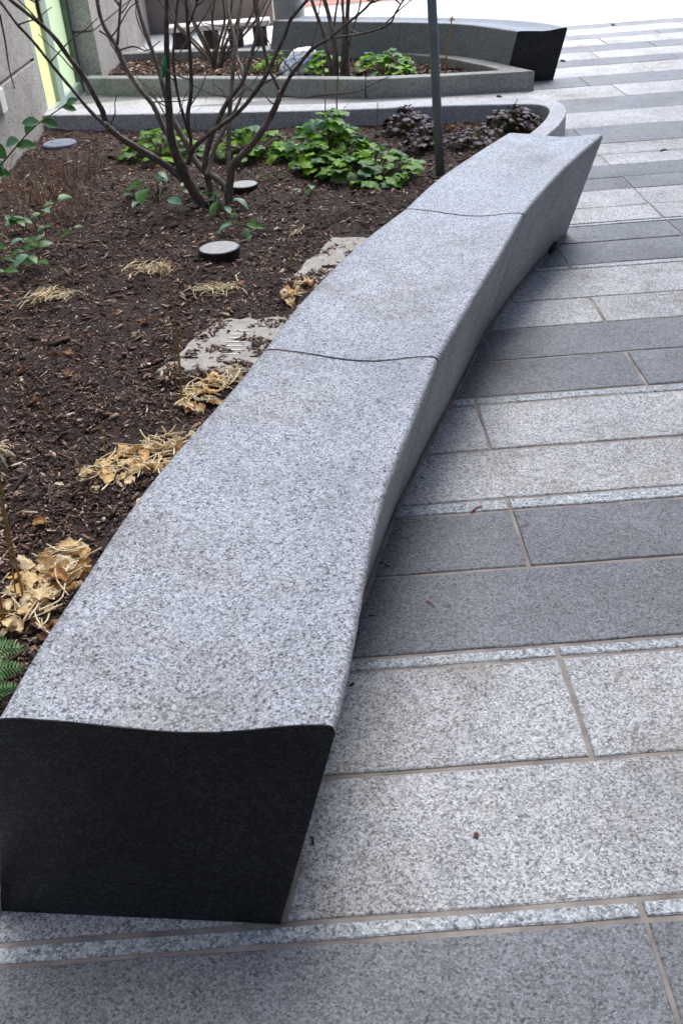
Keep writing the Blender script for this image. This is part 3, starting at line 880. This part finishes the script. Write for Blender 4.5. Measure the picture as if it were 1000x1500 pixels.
# side twigs
random.seed(21)
for P, rad in twig_src:
    S = spline([tuple(p) for p in P], 30)
    for _ in range(3):
        i = random.randint(8, 28); p0 = Vector(S[i])
        if p0.z < .35: continue
        d = Vector((random.uniform(-1, 1), random.uniform(-.7, .7), random.uniform(-.1, 1.0))).normalized()
        L = random.uniform(.12, .38); pts = [p0]; q = p0.copy()
        for s in range(4):
            d = (d + Vector((random.uniform(-.35, .35), random.uniform(-.35, .35), random.uniform(-.1, .3)))).normalized()
            q = q + d * L / 4; pts.append(q.copy())
        build('twig', tube(pts, [.0042, .0032, .002], 5, 9), 'bark', shrub)
for pix, y in (([(450, 143), (475, 139), (520, 135), (548, 122), (570, 112)], 5.6), ([(412, 140), (430, 142), (450, 143)], 5.5), ([(0, 20), (8, 60), (14, 100), (22, 130)], 4.9), ([(170, 75), (196, 68), (215, 74), (235, 60)], 5.3), ([(146, 45), (165, 52), (190, 12), (205, 2)], 5.5)):
    build('twig', tube([on_y(u, v, y) for u, v in pix], [.005, .004, .0025], 5, 14), 'bark', shrub)
ti = on_y(241, 97, 5.36)
gt = build('plant_tie', tube([ti + Vector((-.012, -.02, -.05)), ti + Vector((.0, -.028, -.01)), ti + Vector((.014, -.02, .05))], [.008, .014, .006], 6, 8), 'tie', shrub)

def far_shrub(base, stems, y, label, mat='bark'):
    s = empty('bare_shrub', base, label, 'shrub')
    for pix, r in stems:
        P = [on_y(u, v, y + random.uniform(-.05, .05)) for u, v in pix]
        P[0] = Vector((P[0].x, y, fz - .01))
        build('stem', tube(P, [r, r * .85, r * .7, r * .6], 7, len(P) * 4, .1), mat, s, True)
    return s
far_shrub(Vector((.2, 8.65, fz)), [([(492, 113), (490, 62), (482, 25), (472, -10)], .028), ([(508, 113), (507, 62), (510, 0), (513, -20)], .026), ([(487, 113), (475, 55), (462, 17), (452, -12)], .022), ([(500, 113), (503, 50), (501, -12)], .018), ([(494, 113), (488, 70), (490, 30), (497, -12)], .014), ([(506, 100), (512, 60), (524, 20), (530, -12)], .009)], 8.65, 'slender upright shrub with dark stems in the far planter beside the white bag')
random.seed(5)
bs = []
for i in range(13):
    u1 = 225 + i * 15 + random.uniform(-8, 8)
    bs.append(([(317 + random.uniform(-6, 6), 97), (317 + (u1 - 317) * .35, 66), (317 + (u1 - 317) * .75 + random.uniform(-6, 6), 30), (u1, -12)], random.uniform(.007, .017)))
far_shrub(Vector((-.88, 9.62, fz)), bs, 9.62, 'spreading twiggy shrub at the back of the far planter before the ledge')


# ------------------------------------------------------------ leaves and plants
def leaf_round(lobes=7, cup=.25, seed=0):
    r = random.Random(seed); n = 21; V = [(0, 0, 0)]; F = []
    for ring, k in ((.55, 0), (1.0, 1)):
        for i in range(n):
            a = math.pi * (-.93 + 1.86 * i / (n - 1)) + math.pi / 2
            R = ring * (.5 + (.055 * math.cos(lobes * (a - math.pi / 2)) if k else 0)) * (1 + .05 * r.uniform(-1, 1))
            x, y = R * math.cos(a), R * math.sin(a) * 1.05 + .12
            z = -cup * (x * x + y * y) * 1.2 + .06 * math.sin(3.5 * a + seed) * ring + .05 * r.uniform(-1, 1) * k
            V.append((x, y, z))
    for i in range(n - 1):
        F.append((0, 1 + i, 2 + i)); F.append((1 + i, 1 + n + i, 2 + n + i, 2 + i))
    return V, F
def leaf_oval(curl=.25, wid=.3, seed=0):
    r = random.Random(seed); V, F = [], []
    N = 6
    for i in range(N + 1):
        t = i / N; w = wid * math.sin(math.pi * min(1, t * .96 + .02)) ** .75
        for s in (-1, 0, 1):
            V.append((s * w, t, -curl * t * t + abs(s) * w * .35))
    for i in range(N):
        for s in (0, 1): F.append((i * 3 + s, i * 3 + s + 1, i * 3 + s + 4, i * 3 + s + 3))
    return V, F
def leaf_dead(seed):
    r = random.Random(seed); N = 8; V, F = [], []
    o = Vector((r.uniform(0, 50), r.uniform(0, 50), 0))
    a1, a2 = r.choice((r.uniform(1.0, 2.6), r.uniform(3, 5))), r.uniform(-.9, .9)
    for j in range(N + 1):
        for i in range(N + 1):
            s, t = i / N * 2 - 1, j / N
            w = .30 * math.sin(math.pi * (t * .9 + .07)) ** .6 * (1 + .45 * noise.noise(o + Vector((s * 3, t * 6, 0))))
            ang = s * a1 * .5
            x = w * math.sin(ang) / (a1 * .5) * 1.4; z = w * (1 - math.cos(ang)) / (a1 * .5) * 1.4
            y = t
            z += .25 * math.sin(t * 2.5 + a2 * 2) * a2
            nv = noise.noise_vector(o + Vector((x * 5, y * 5, z * 5)))
            n2 = noise.noise_vector(o + Vector((x * 11, y * 11, z * 11)))
            V.append((x + .14 * nv.x + .06 * n2.x, y + .14 * nv.y + .06 * n2.y, z + .2 * nv.z + .12 * n2.z))
    for j in range(N):
        for i in range(N):
            k = j * (N + 1) + i; F.append((k, k + 1, k + N + 2, k + N + 1))
    return V, F
LM = {}
for k in range(4):
    v, f = leaf_round(7, .2 + .1 * k, k)
    LM['green', k] = mesh('leaf', v, f, 'green', True); LM['purple', k] = mesh('leaf', *leaf_round(9, .35 + .15 * k, k + 9), 'purple', True)
    LM['sprig', k] = mesh('leaf', *leaf_oval(.1 + .12 * k, .27 + .03 * k, k), 'sprig', True)
for k in range(8):
    LM['dead', k] = mesh('leaf', *leaf_dead(k + 3), 'dead', True)
    LM['brown', k] = mesh('leaf', *leaf_dead(k + 40), 'brownleaf', True)
NV_ = {'green': 4, 'purple': 4, 'sprig': 4, 'dead': 8, 'brown': 8}

def put_leaf(parent, kind, pos, size, fwd, up, name='leaf'):
    """pos is in the parent's frame; fwd = direction of the leaf's tip, up = its upper side"""
    y = Vector(fwd).normalized(); z = Vector(up); z = (z - y * z.dot(y)).normalized(); x = y.cross(z)
    o = bpy.data.objects.new(name, LM[kind, random.randrange(NV_[kind])])
    mm = Matrix(((x.x, y.x, z.x, 0), (x.y, y.y, z.y, 0), (x.z, y.z, z.z, 0), (0, 0, 0, 1)))
    o.matrix_basis = Matrix.Translation(pos) @ mm @ Matrix.Diagonal((size, size, size, 1))
    return link(o, parent)

def mound(base, R, h, n, kind, label, size, group=None, name='heuchera', cat='plant', sx=1.0):
    e = empty(name, base, label, cat, group)
    stems = []
    for i in range(n):
        r = R * math.sqrt(random.random()); a = random.uniform(0, 2 * math.pi)
        d = Vector((math.cos(a) * sx, math.sin(a), 0))
        z = h * (1 - (r / R) ** 2) * random.uniform(.62, 1.08) + .03 + .02 * random.random()
        p = d * r + Vector((0, 0, z))
        out = (d * (.35 + .9 * r / R) + Vector((0, 0, random.uniform(-.25, .25))) + Vector((random.uniform(-.4, .4), random.uniform(-.4, .4), 0)))
        tl = .9 if kind == 'purple' else .45
        up = Vector((0, 0, 1)) + d * (.55 * r / R) + Vector((random.uniform(-tl, tl), random.uniform(-tl, tl), 0))
        put_leaf(e, kind, p, size * random.uniform(.5, 1.2), out, up)
        stems.append(tube([d * r * .12 + Vector((0, 0, -.01)), d * r * .5 + Vector((0, 0, z * .65)), p], [.003, .0022, .0018], 4, 5))
    V, F = join(*stems)
    link(bpy.data.objects.new('leaf_stalks', mesh('leaf_stalks', V, F, 'stem')), e)
    return e
random.seed(11)
S0 = .02
mound(g(482, 236, S0), .26, .25, 110, 'green', 'largest bushy green plant, against the kerb of the near bed', .095)
mound(g(455, 262, S0) + Vector((.05, .12, 0)), .17, .12, 46, 'green', 'low green plant in front of the largest bushy one', .09)
mound(g(548, 262, S0), .25, .13, 74, 'green', 'broad low green plant between the steel pole and the uplights', .095, sx=1.15)
mound(g(372, 230, S0), .23, .15, 74, 'green', 'green plant right behind the shrub stems, by the kerb', .09, sx=1.15)
mound(g(240, 232, S0), .22, .15, 60, 'green', 'green plant left of the shrub stems, by the kerb', .085, sx=1.2)
mound(g(232, 296, S0), .17, .12, 17, 'sprig', 'sparse leafy seedlings on open mulch next to the thick shrub limb', .10, name='seedling')
mound(g(328, 312, S0), .09, .09, 10, 'sprig', 'small leafy sprouts at the foot of the bare shrub', .085, name='seedling')
mound(g(362, 342, S0), .08, .06, 7, 'sprig', 'tiny green seedling between the two uplights', .07, name='seedling')
mound(g(398, 276, S0), .06, .05, 5, 'sprig', 'tiny seedling beside the rear uplight', .07, name='seedling')
mound(g(455, 290, S0), .05, .05, 4, 'sprig', 'tiny seedling with a blue-green leaf, below the bushy plants', .07, name='seedling')
mound(g(598, 196, S0), .18, .13, 120, 'purple', 'rounded dark purple plant against the kerb behind the steel pole', .052)
mound(g(622, 220, S0), .13, .12, 80, 'purple', 'dark purple plant at the foot of the steel pole', .052)
mound(g(748, 192, S0), .19, .12, 110, 'purple', 'dark purple plant in the pointed end of the near bed', .052)
mound(g(694, 214, S0), .17, .07, 60, 'purple', 'flattened dark purple plant by the far end of the near bench', .048)
mound(g(562, 110, fz), .26, .16, 46, 'green', 'green mound in the far planter right of the slender shrub', .10)
mound(g(470, 106, fz), .22, .14, 36, 'green', 'green mound at the foot of the slender shrub in the far planter', .10)
mound(g(405, 104, fz), .16, .10, 18, 'green', 'thin green plant in the far planter on the ledge side of the bag', .09)

# fallen leaves heaped along the bench
def heap(base, R, n, kind, label, size, nst=8, hz=.05, ax=(1, 0), name='leaf_heap', cat='leaves'):
    e = empty(name, base, label, cat)
    ax = Vector((ax[0], ax[1], 0)).normalized(); ay = Vector((-ax.y, ax.x, 0))
    for i in range(n):
        r = math.sqrt(random.random()); a = random.uniform(0, 2 * math.pi)
        p = ax * (R[0] * r * math.cos(a)) + ay * (R[1] * r * math.sin(a))
        p.z = soil_z(base.x + p.x, base.y + p.y) - base.z + random.uniform(.012, hz) * (1.1 - r * .6)
        f = Vector((random.uniform(-1, 1), random.uniform(-1, 1), random.uniform(-.25, .35)))
        put_leaf(e, kind, p, size * random.uniform(.45, .95), f, Vector((random.uniform(-.5, .5), random.uniform(-.5, .5), random.choice((1, 1, -1)))))
    stp = []
    for i in range(int(nst * 2)):
        r = math.sqrt(random.random()); a = random.uniform(0, 2 * math.pi)
        p = ax * (R[0] * r * math.cos(a)) + ay * (R[1] * r * math.sin(a)); p.z = hz * .8 * random.uniform(.4, 1) + .012
        th = random.uniform(0, 6.28); d = Vector((math.cos(th), math.sin(th), random.uniform(-.2, .15))); L = size * random.uniform(.8, 2.0)
        b = Vector((-d.y, d.x, 0)) * L * random.uniform(-.3, .3)
        stp.append(tube([p - d * L / 2, p + b, p + d * L / 2], [.0024, .0022, .0015], 5, 8))
    if stp:
        V, F = join(*stp)
        link(bpy.data.objects.new('straw_stems', mesh('straw_stems', V, F, 'straw')), e)
    return e
random.seed(3)
BD = (.36, .93)
heap(g(88, 848, .02), (.13, .075), 42, 'dead', 'largest heap of tan curled leaves, beside the bench above the fern', .072, 13, .055, BD)
heap(g(20, 905, .02), (.12, .06), 21, 'dead', 'loose tan leaves and pale stems at the foot of the dry flower stalks', .07, 10, .04, (1, .2))
heap(g(85, 925, .02), (.07, .05), 8, 'brown', 'few dark brown leaves lying next to the fern', .07, 2, .04)
heap(g(212, 684, .02), (.20, .09), 54, 'dead', 'heap of tan leaves with a tangle of white stems along the bench', .066, 30, .05, (.75, .66))
heap(g(308, 578, .02), (.17, .07), 46, 'dead', 'heap of golden leaves below the larger concrete pad', .062, 20, .045, (.6, .8))
heap(g(432, 436, .02), (.10, .045), 16, 'dead', 'small patch of tan leaves between the two concrete pads', .062, 6, .03, (.6, .8))
heap(g(775, 186, .02), (.15, .10), 26, 'brown', 'brown fallen leaves drifted into the rounded end of the near bed', .07, 0, .05)
heap(g(685, 190, .02), (.26, .08), 26, 'brown', 'reddish brown withered leaves between the dark purple plants', .05, 0, .05)
heap(g(765, 172, .02), (.06, .04), 7, 'dead', 'few pale leaves caught against the curved kerb', .08, 0, .05)
heap(g(600, 108, fz), (.25, .08), 28, 'dead', 'pale leaves scattered in the far planter by the green mound', .07, 0, .03)

heap(g(150, 470, .02), (.75, 1.0), 34, 'brown', 'single dry leaves scattered over the open mulch', .05, 0, .012)
heap(g(120, 770, .02), (.22, .5), 16, 'dead', 'stray pale leaves strewn along the strip of mulch beside the bench', .05, 0, .02, BD)
# straw tufts
def tuft(base, R, n, label, L, mat='straw', up=.14, name='straw_tuft', thick=.0019, cat='dry grass'):
    V = []
    main = random.uniform(0, 3.14)
    if up < .5:                                  # matted straw lying every way, mostly along one line
        for i in range(n):
            a = random.gauss(main, 1.0); d = Vector((math.cos(a), math.sin(a), 0)); b = Vector((-d.y, d.x, 0))
            c = Vector((base.x, base.y, 0)) + Vector((max(-R, min(R, random.gauss(0, R * .5))), max(-R * .7, min(R * .7, random.gauss(0, R * .38))), 0)) * .75; l = L * random.uniform(.35, 1.0)
            c.z = soil_z(c.x, c.y) + random.uniform(.004, .03)
            V.append(tube([c - d * l / 2 + Vector((0, 0, random.uniform(-.008, .01))), c + b * l * random.uniform(-.2, .2) + Vector((0, 0, .008)), c + d * l / 2 + Vector((0, 0, random.uniform(-.01, .02)))], [thick, thick, thick * .5], 4, 6))
        n = 0
    for i in range(n):
        a = random.uniform(0, 6.283); d = Vector((math.cos(a), math.sin(a), 0)); r = -R * (1 if up < .5 else -1) * (random.random() * .6 if up < .5 else math.sqrt(random.random()))
        l = L * random.uniform(.5, 1.2); p0 = Vector((base.x, base.y, soil_z(base.x, base.y))) + d * r
        z = l * up * random.uniform(.3, 1.5)
        p1 = p0 + d * l * .5 + Vector((0, 0, z)); p2 = p0 + d * l * (.95 if up < 1 else .6) + Vector((random.uniform(-.02, .02), random.uniform(-.02, .02), z * (.3 if up < 1 else 2.0)))
        V.append(tube([p0 - Vector((0, 0, .008)), p1, p2], [thick, thick * .9, thick * .5], 4, 6))
    vf = join(*V)
    o = build(name, ([Vector(v) for v in vf[0]], vf[1]), mat); tag(o, label, cat)
    return o
random.seed(8)
tuft(g(225, 408), .14, 70, 'straw tuft at the foot of the thin bent stalk', .13)
tuft(g(75, 450), .14, 70, 'straw tuft on the mulch nearest the leafy sprig', .14)
tuft(g(318, 434), .14, 60, 'straw tuft below the front uplight', .13)
tuft(g(435, 350), .07, 14, 'thin straw tuft behind the smaller concrete pad', .1)
tuft(g(30, 322), .38, 260, 'patch of dry brown grass against the granite wall', .10, 'drygrass', .9, 'dry_grass', .0016)
tuft(g(92, 255), .3, 150, 'dry brown grass before the round valve lid', .08, 'drygrass', .9, 'dry_grass', .0016)
tuft(g(60, 285), .34, 200, 'dry brown grass between the wall and the shrub limb', .09, 'drygrass', .9, 'dry_grass', .0016)

def stalk(pix, y, r, label, head=0):
    P = [on_y(u, v, y) for u, v in pix]; P[0].z = .0
    e = empty('dry_stalk', P[0], label, 'stalk')
    build('stalk_stem', tube(P, [r, r * .9, r * .7], 6, 16), 'stalk', e)
    if head:
        V = []
        for i in range(head):
            d = Vector((random.uniform(-1, 1), random.uniform(-.6, .6), random.uniform(-.9, .5))).normalized() * random.uniform(.02, .05)
            V.append(tube([P[-1], P[-1] + d * .6 + Vector((0, 0, .008)), P[-1] + d], [.003, .004, .001], 4, 5))
        build('seed_head', join(*V), 'straw', e)
stalk([(266, 602), (265, 560), (260, 500), (252, 440), (238, 393)], 3.07, .004, 'tall thin tan stalk bending over the larger concrete pad', 16)
stalk([(42, 905), (25, 830), (10, 765), (2, 715), (-3, 660)], 1.97, .0036, 'tan stalk with dry head beside the largest leaf heap', 14)
stalk([(30, 905), (18, 830), (8, 770), (0, 735)], 1.99, .0028, 'thinner tan stalk next to the one with a dry head')
stalk([(10, 935), (3, 890), (-6, 840)], 1.9, .0036, 'short tan stalk rising just behind the fern')
stalk([(160, 690), (155, 660), (146, 618)], 2.7, .0028, 'short brown stalk standing in the heap with white stems')
stalk([(257, 560), (256, 530), (261, 500)], 3.2, .0024, 'faint stalk alongside the tall thin bending one')
stalk([(427, 395), (427, 375), (424, 350)], 4.3, .0036, 'short tan stalk by the smaller concrete pad')
stalk([(650, 112), (655, 70), (660, 40), (661, 26)], 8.55, .008, 'pale seed stalk in the far planter in front of the far bench', 12)
stalk([(475, 165), (476, 140), (478, 118)], 7.0, .005, 'pale dry stalk standing behind the largest bushy green plant')
stalk([(492, 165), (493, 140), (495, 112)], 7.0, .006, 'thicker pale dry stalk behind the largest bushy green plant')
stalk([(551, 190), (552, 170), (553, 150)], 7.0, .004, 'pale dry stalk before the rounded dark purple plant')

# leafy sprig reaching in from a plant by the wall
sb = Vector((-1.72, 3.45, .02))
sp = empty('leafy_sprig', sb, 'arching green stem with oval leaves in front of the granite wall', 'plant')
YS = 3.45
path = [sb, Vector((-1.72, 3.45, .45)), on_y(-25, 262, YS), on_y(5, 238, YS), on_y(28, 210, YS), on_y(48, 188, YS), on_y(70, 172, YS), on_y(98, 152, YS)]
build('sprig_stem', tube(path, [.006, .005, .004, .003, .002], 6, 24), 'stem', sp)
for (u, v, du, dv, s) in ((28, 206, -22, 4, .066), (24, 214, 34, -4, .066), (38, 196, 12, -20, .06), (60, 178, 24, 4, .058), (58, 180, -20, -2, .06), (92, 157, 18, 2, .045), (98, 152, 14, -8, .04), (5, 236, -8, 14, .06), (10, 232, -20, -20, .07), (-10, 250, 30, 6, .06)):
    p = on_y(u, v, YS); q = on_y(u + du, v + dv, YS + random.uniform(-.02, .02))
    put_leaf(sp, 'sprig', p - sb, s, q - p, Vector((random.uniform(-.3, .3), -.75, .65)))
random.seed(14)
def sprigs(pos, label, n, size):
    e = empty('seedling', pos, label, 'plant'); V = []
    for i in range(n):
        d = Vector((random.uniform(-.14, .2), random.uniform(-.12, .12), random.uniform(.04, .16)))
        V.append(tube([Vector((d.x * .2, d.y * .2, -.01)), d * .6, d], [.0028, .002], 4, 5))
        for s in (-1, 1):
            put_leaf(e, 'sprig', d * random.uniform(.8, 1), size * random.uniform(.75, 1.2), Vector((s * random.uniform(.5, 1), random.uniform(-1, .6), random.uniform(-.1, .4))), Vector((random.uniform(-.4, .4), random.uniform(-.6, .1), 1)))
    v, f = join(*V); link(bpy.data.objects.new('leaf_stalks', mesh('leaf_stalks', v, f, 'stem')), e)
sprigs(g(12, 405), 'leafy seedling with bluish leaves on the mulch near the leafy sprig', 9, .075)
sprigs(g(40, 345), 'upright leafy seedling before the dry brown grass', 5, .075)
sprigs(g(70, 375), 'small seedling next to the straw tuft by the leafy sprig', 4, .055)

# fern
fe = empty('fern', g(-10, 1030, .02), 'green fern frond tucked against the near corner of the bench', 'fern')
def frond(p0, d, L, up, droop, nm='frond'):
    d = Vector(d).normalized(); side = d.cross(Vector((0, 0, 1))).normalized(); V, F = [], []
    N = 17
    for i in range(N):
        t = (i + 1) / N
        c = Vector(p0) + d * L * t + Vector((0, 0, up * math.sin(t * 2.2) - droop * t * t))
        w = L * .34 * math.sin(math.pi * min(.97, t * .85 + .14)) ** .8
        for s in (-1, 1):
            a = c; tip = c + side * s * w + d * w * .35 + Vector((0, 0, -.12 * w)); b = d * (L / N * .42)
            mid = a.lerp(tip, .5); n = len(V)
            V += [a - b * .6, mid - b, tip, mid + b, a + b * .6, mid + Vector((0, 0, .006))]
            F += [(n, n + 1, n + 5), (n + 1, n + 2, n + 5), (n + 2, n + 3, n + 5), (n + 3, n + 4, n + 5), (n + 4, n, n + 5)]
    build(nm, (V, F), 'fern', fe)
for (u, v), (u2, v2), up in (((-45, 985), (40, 960), .05), ((-45, 1010), (38, 985), .04), ((-50, 1040), (28, 1008), .03), ((-45, 960), (12, 945), .05)):
    a, b = g(u, v, .1), g(u2, v2, .1)
    frond(a, b - a, (b - a).length, up, .02)

# white shopping bag in the far planter
bg_c = g(444, 108, fz)
bagk = NT('plastic_bag')
gg = bagk.new('NewGeometry')
nz = bagk.noise(gg.outputs['Position'], 26, 3, .7)
nzz = bagk.noise(gg.outputs['Position'], 70, 2)
sepz = bagk.new('SeparateXYZ'); bagk.link(gg.outputs['Position'], sepz.inputs[0])
low = bagk.ramp(sepz.outputs[2], [(.20, (1, 1, 1)), (.24, (0, 0, 0))])
f_ = bagk.math('MULTIPLY', bagk.ramp(nz.outputs[0], [(.5, (0, 0, 0)), (.56, (1, 1, 1))]), low)
bagk.link(bagk.mix(f_, (.86, .87, .92, 1), (.22, .26, .62, 1)), bagk.b.inputs['Base Color'])
bagk.b.inputs['Roughness'].default_value = .35
M['bag'] = bagk.mat
V, F = [], []
NB, NR = 22, 12
for j in range(NR + 1):
    t = j / NR
    for i in range(NB):
        a = 2 * math.pi * i / NB
        r = (.15 * (1 - .15 * t) if t < .55 else .15 * (.92 - .55 * (t - .55) / .45)) * (1 if j < NR else .3)
        q = Vector((math.cos(a) * r * 1.1 + .10 * max(0, t - .3), math.sin(a) * r * .7, .21 * t))
        nv = noise.noise_vector(q * 14) * .022 + noise.noise_vector(q * 34) * .010
        q += nv
        V.append((bg_c.x + q.x - .03, bg_c.y + q.y, max(fz + .002, fz + q.z)))
for j in range(NR):
    for i in range(NB):
        i2 = (i + 1) % NB
        F.append((j * NB + i, j * NB + i2, (j + 1) * NB + i2, (j + 1) * NB + i))
F.append(tuple(NR * NB + i for i in range(NB)))
bo = build('plastic_bag', (V, F), 'bag'); tag(bo, 'crumpled white plastic bag with blue print lying in the far planter', 'bag')

# litter on the paving
def litter(u, v, du, dv, r, label, mat='debris'):
    a, b = g(u, v, .004), g(u + du, v + dv, .004)
    mid = (a + b) / 2 + Vector((.002, .004, .002))
    o = build('fallen_twig', tube([a, mid, b], [r * .7, r, r * .6], 6, 8), mat); tag(o, label, 'twig')
litter(623, 879, 13, 8, .0022, 'pale splinter lying alone on a dark slab')
litter(688, 750, 18, -10, .003, 'pinkish twig on dark paving next to a strip stone')
litter(760, 772, 16, -5, .002, 'thin pale splinter by a dark slab joint')
litter(694, 1223, 5, 3, .004, 'tiny brown crumb on the widest light slab', 'brownleaf')
litter(966, 221, 10, -2, .006, 'brown leaf scrap on a light band beyond the bench', 'brownleaf')
litter(820, 89, 7, 1, .012, 'dark scrap lying beside the far bench end', 'black')
litter(895, 36, 4, 1, .012, 'dark speck of litter at the edge of the sidewalk', 'black')
litter(727, 141, 7, 1, .010, 'dark scrap on the path between the two planters', 'black')

# grit gathered where the stone meets the paving
P = []
for i in range(420):
    p = random.choice(foot); d = abs(random.gauss(0, .018))
    P.append((p.x + .008 + d, p.y + random.uniform(-.04, .04) - d * .3, .003))
chips('paving_grit', np.array(P), 'grit and bark crumbs along the foot of the near bench', .003, .010)
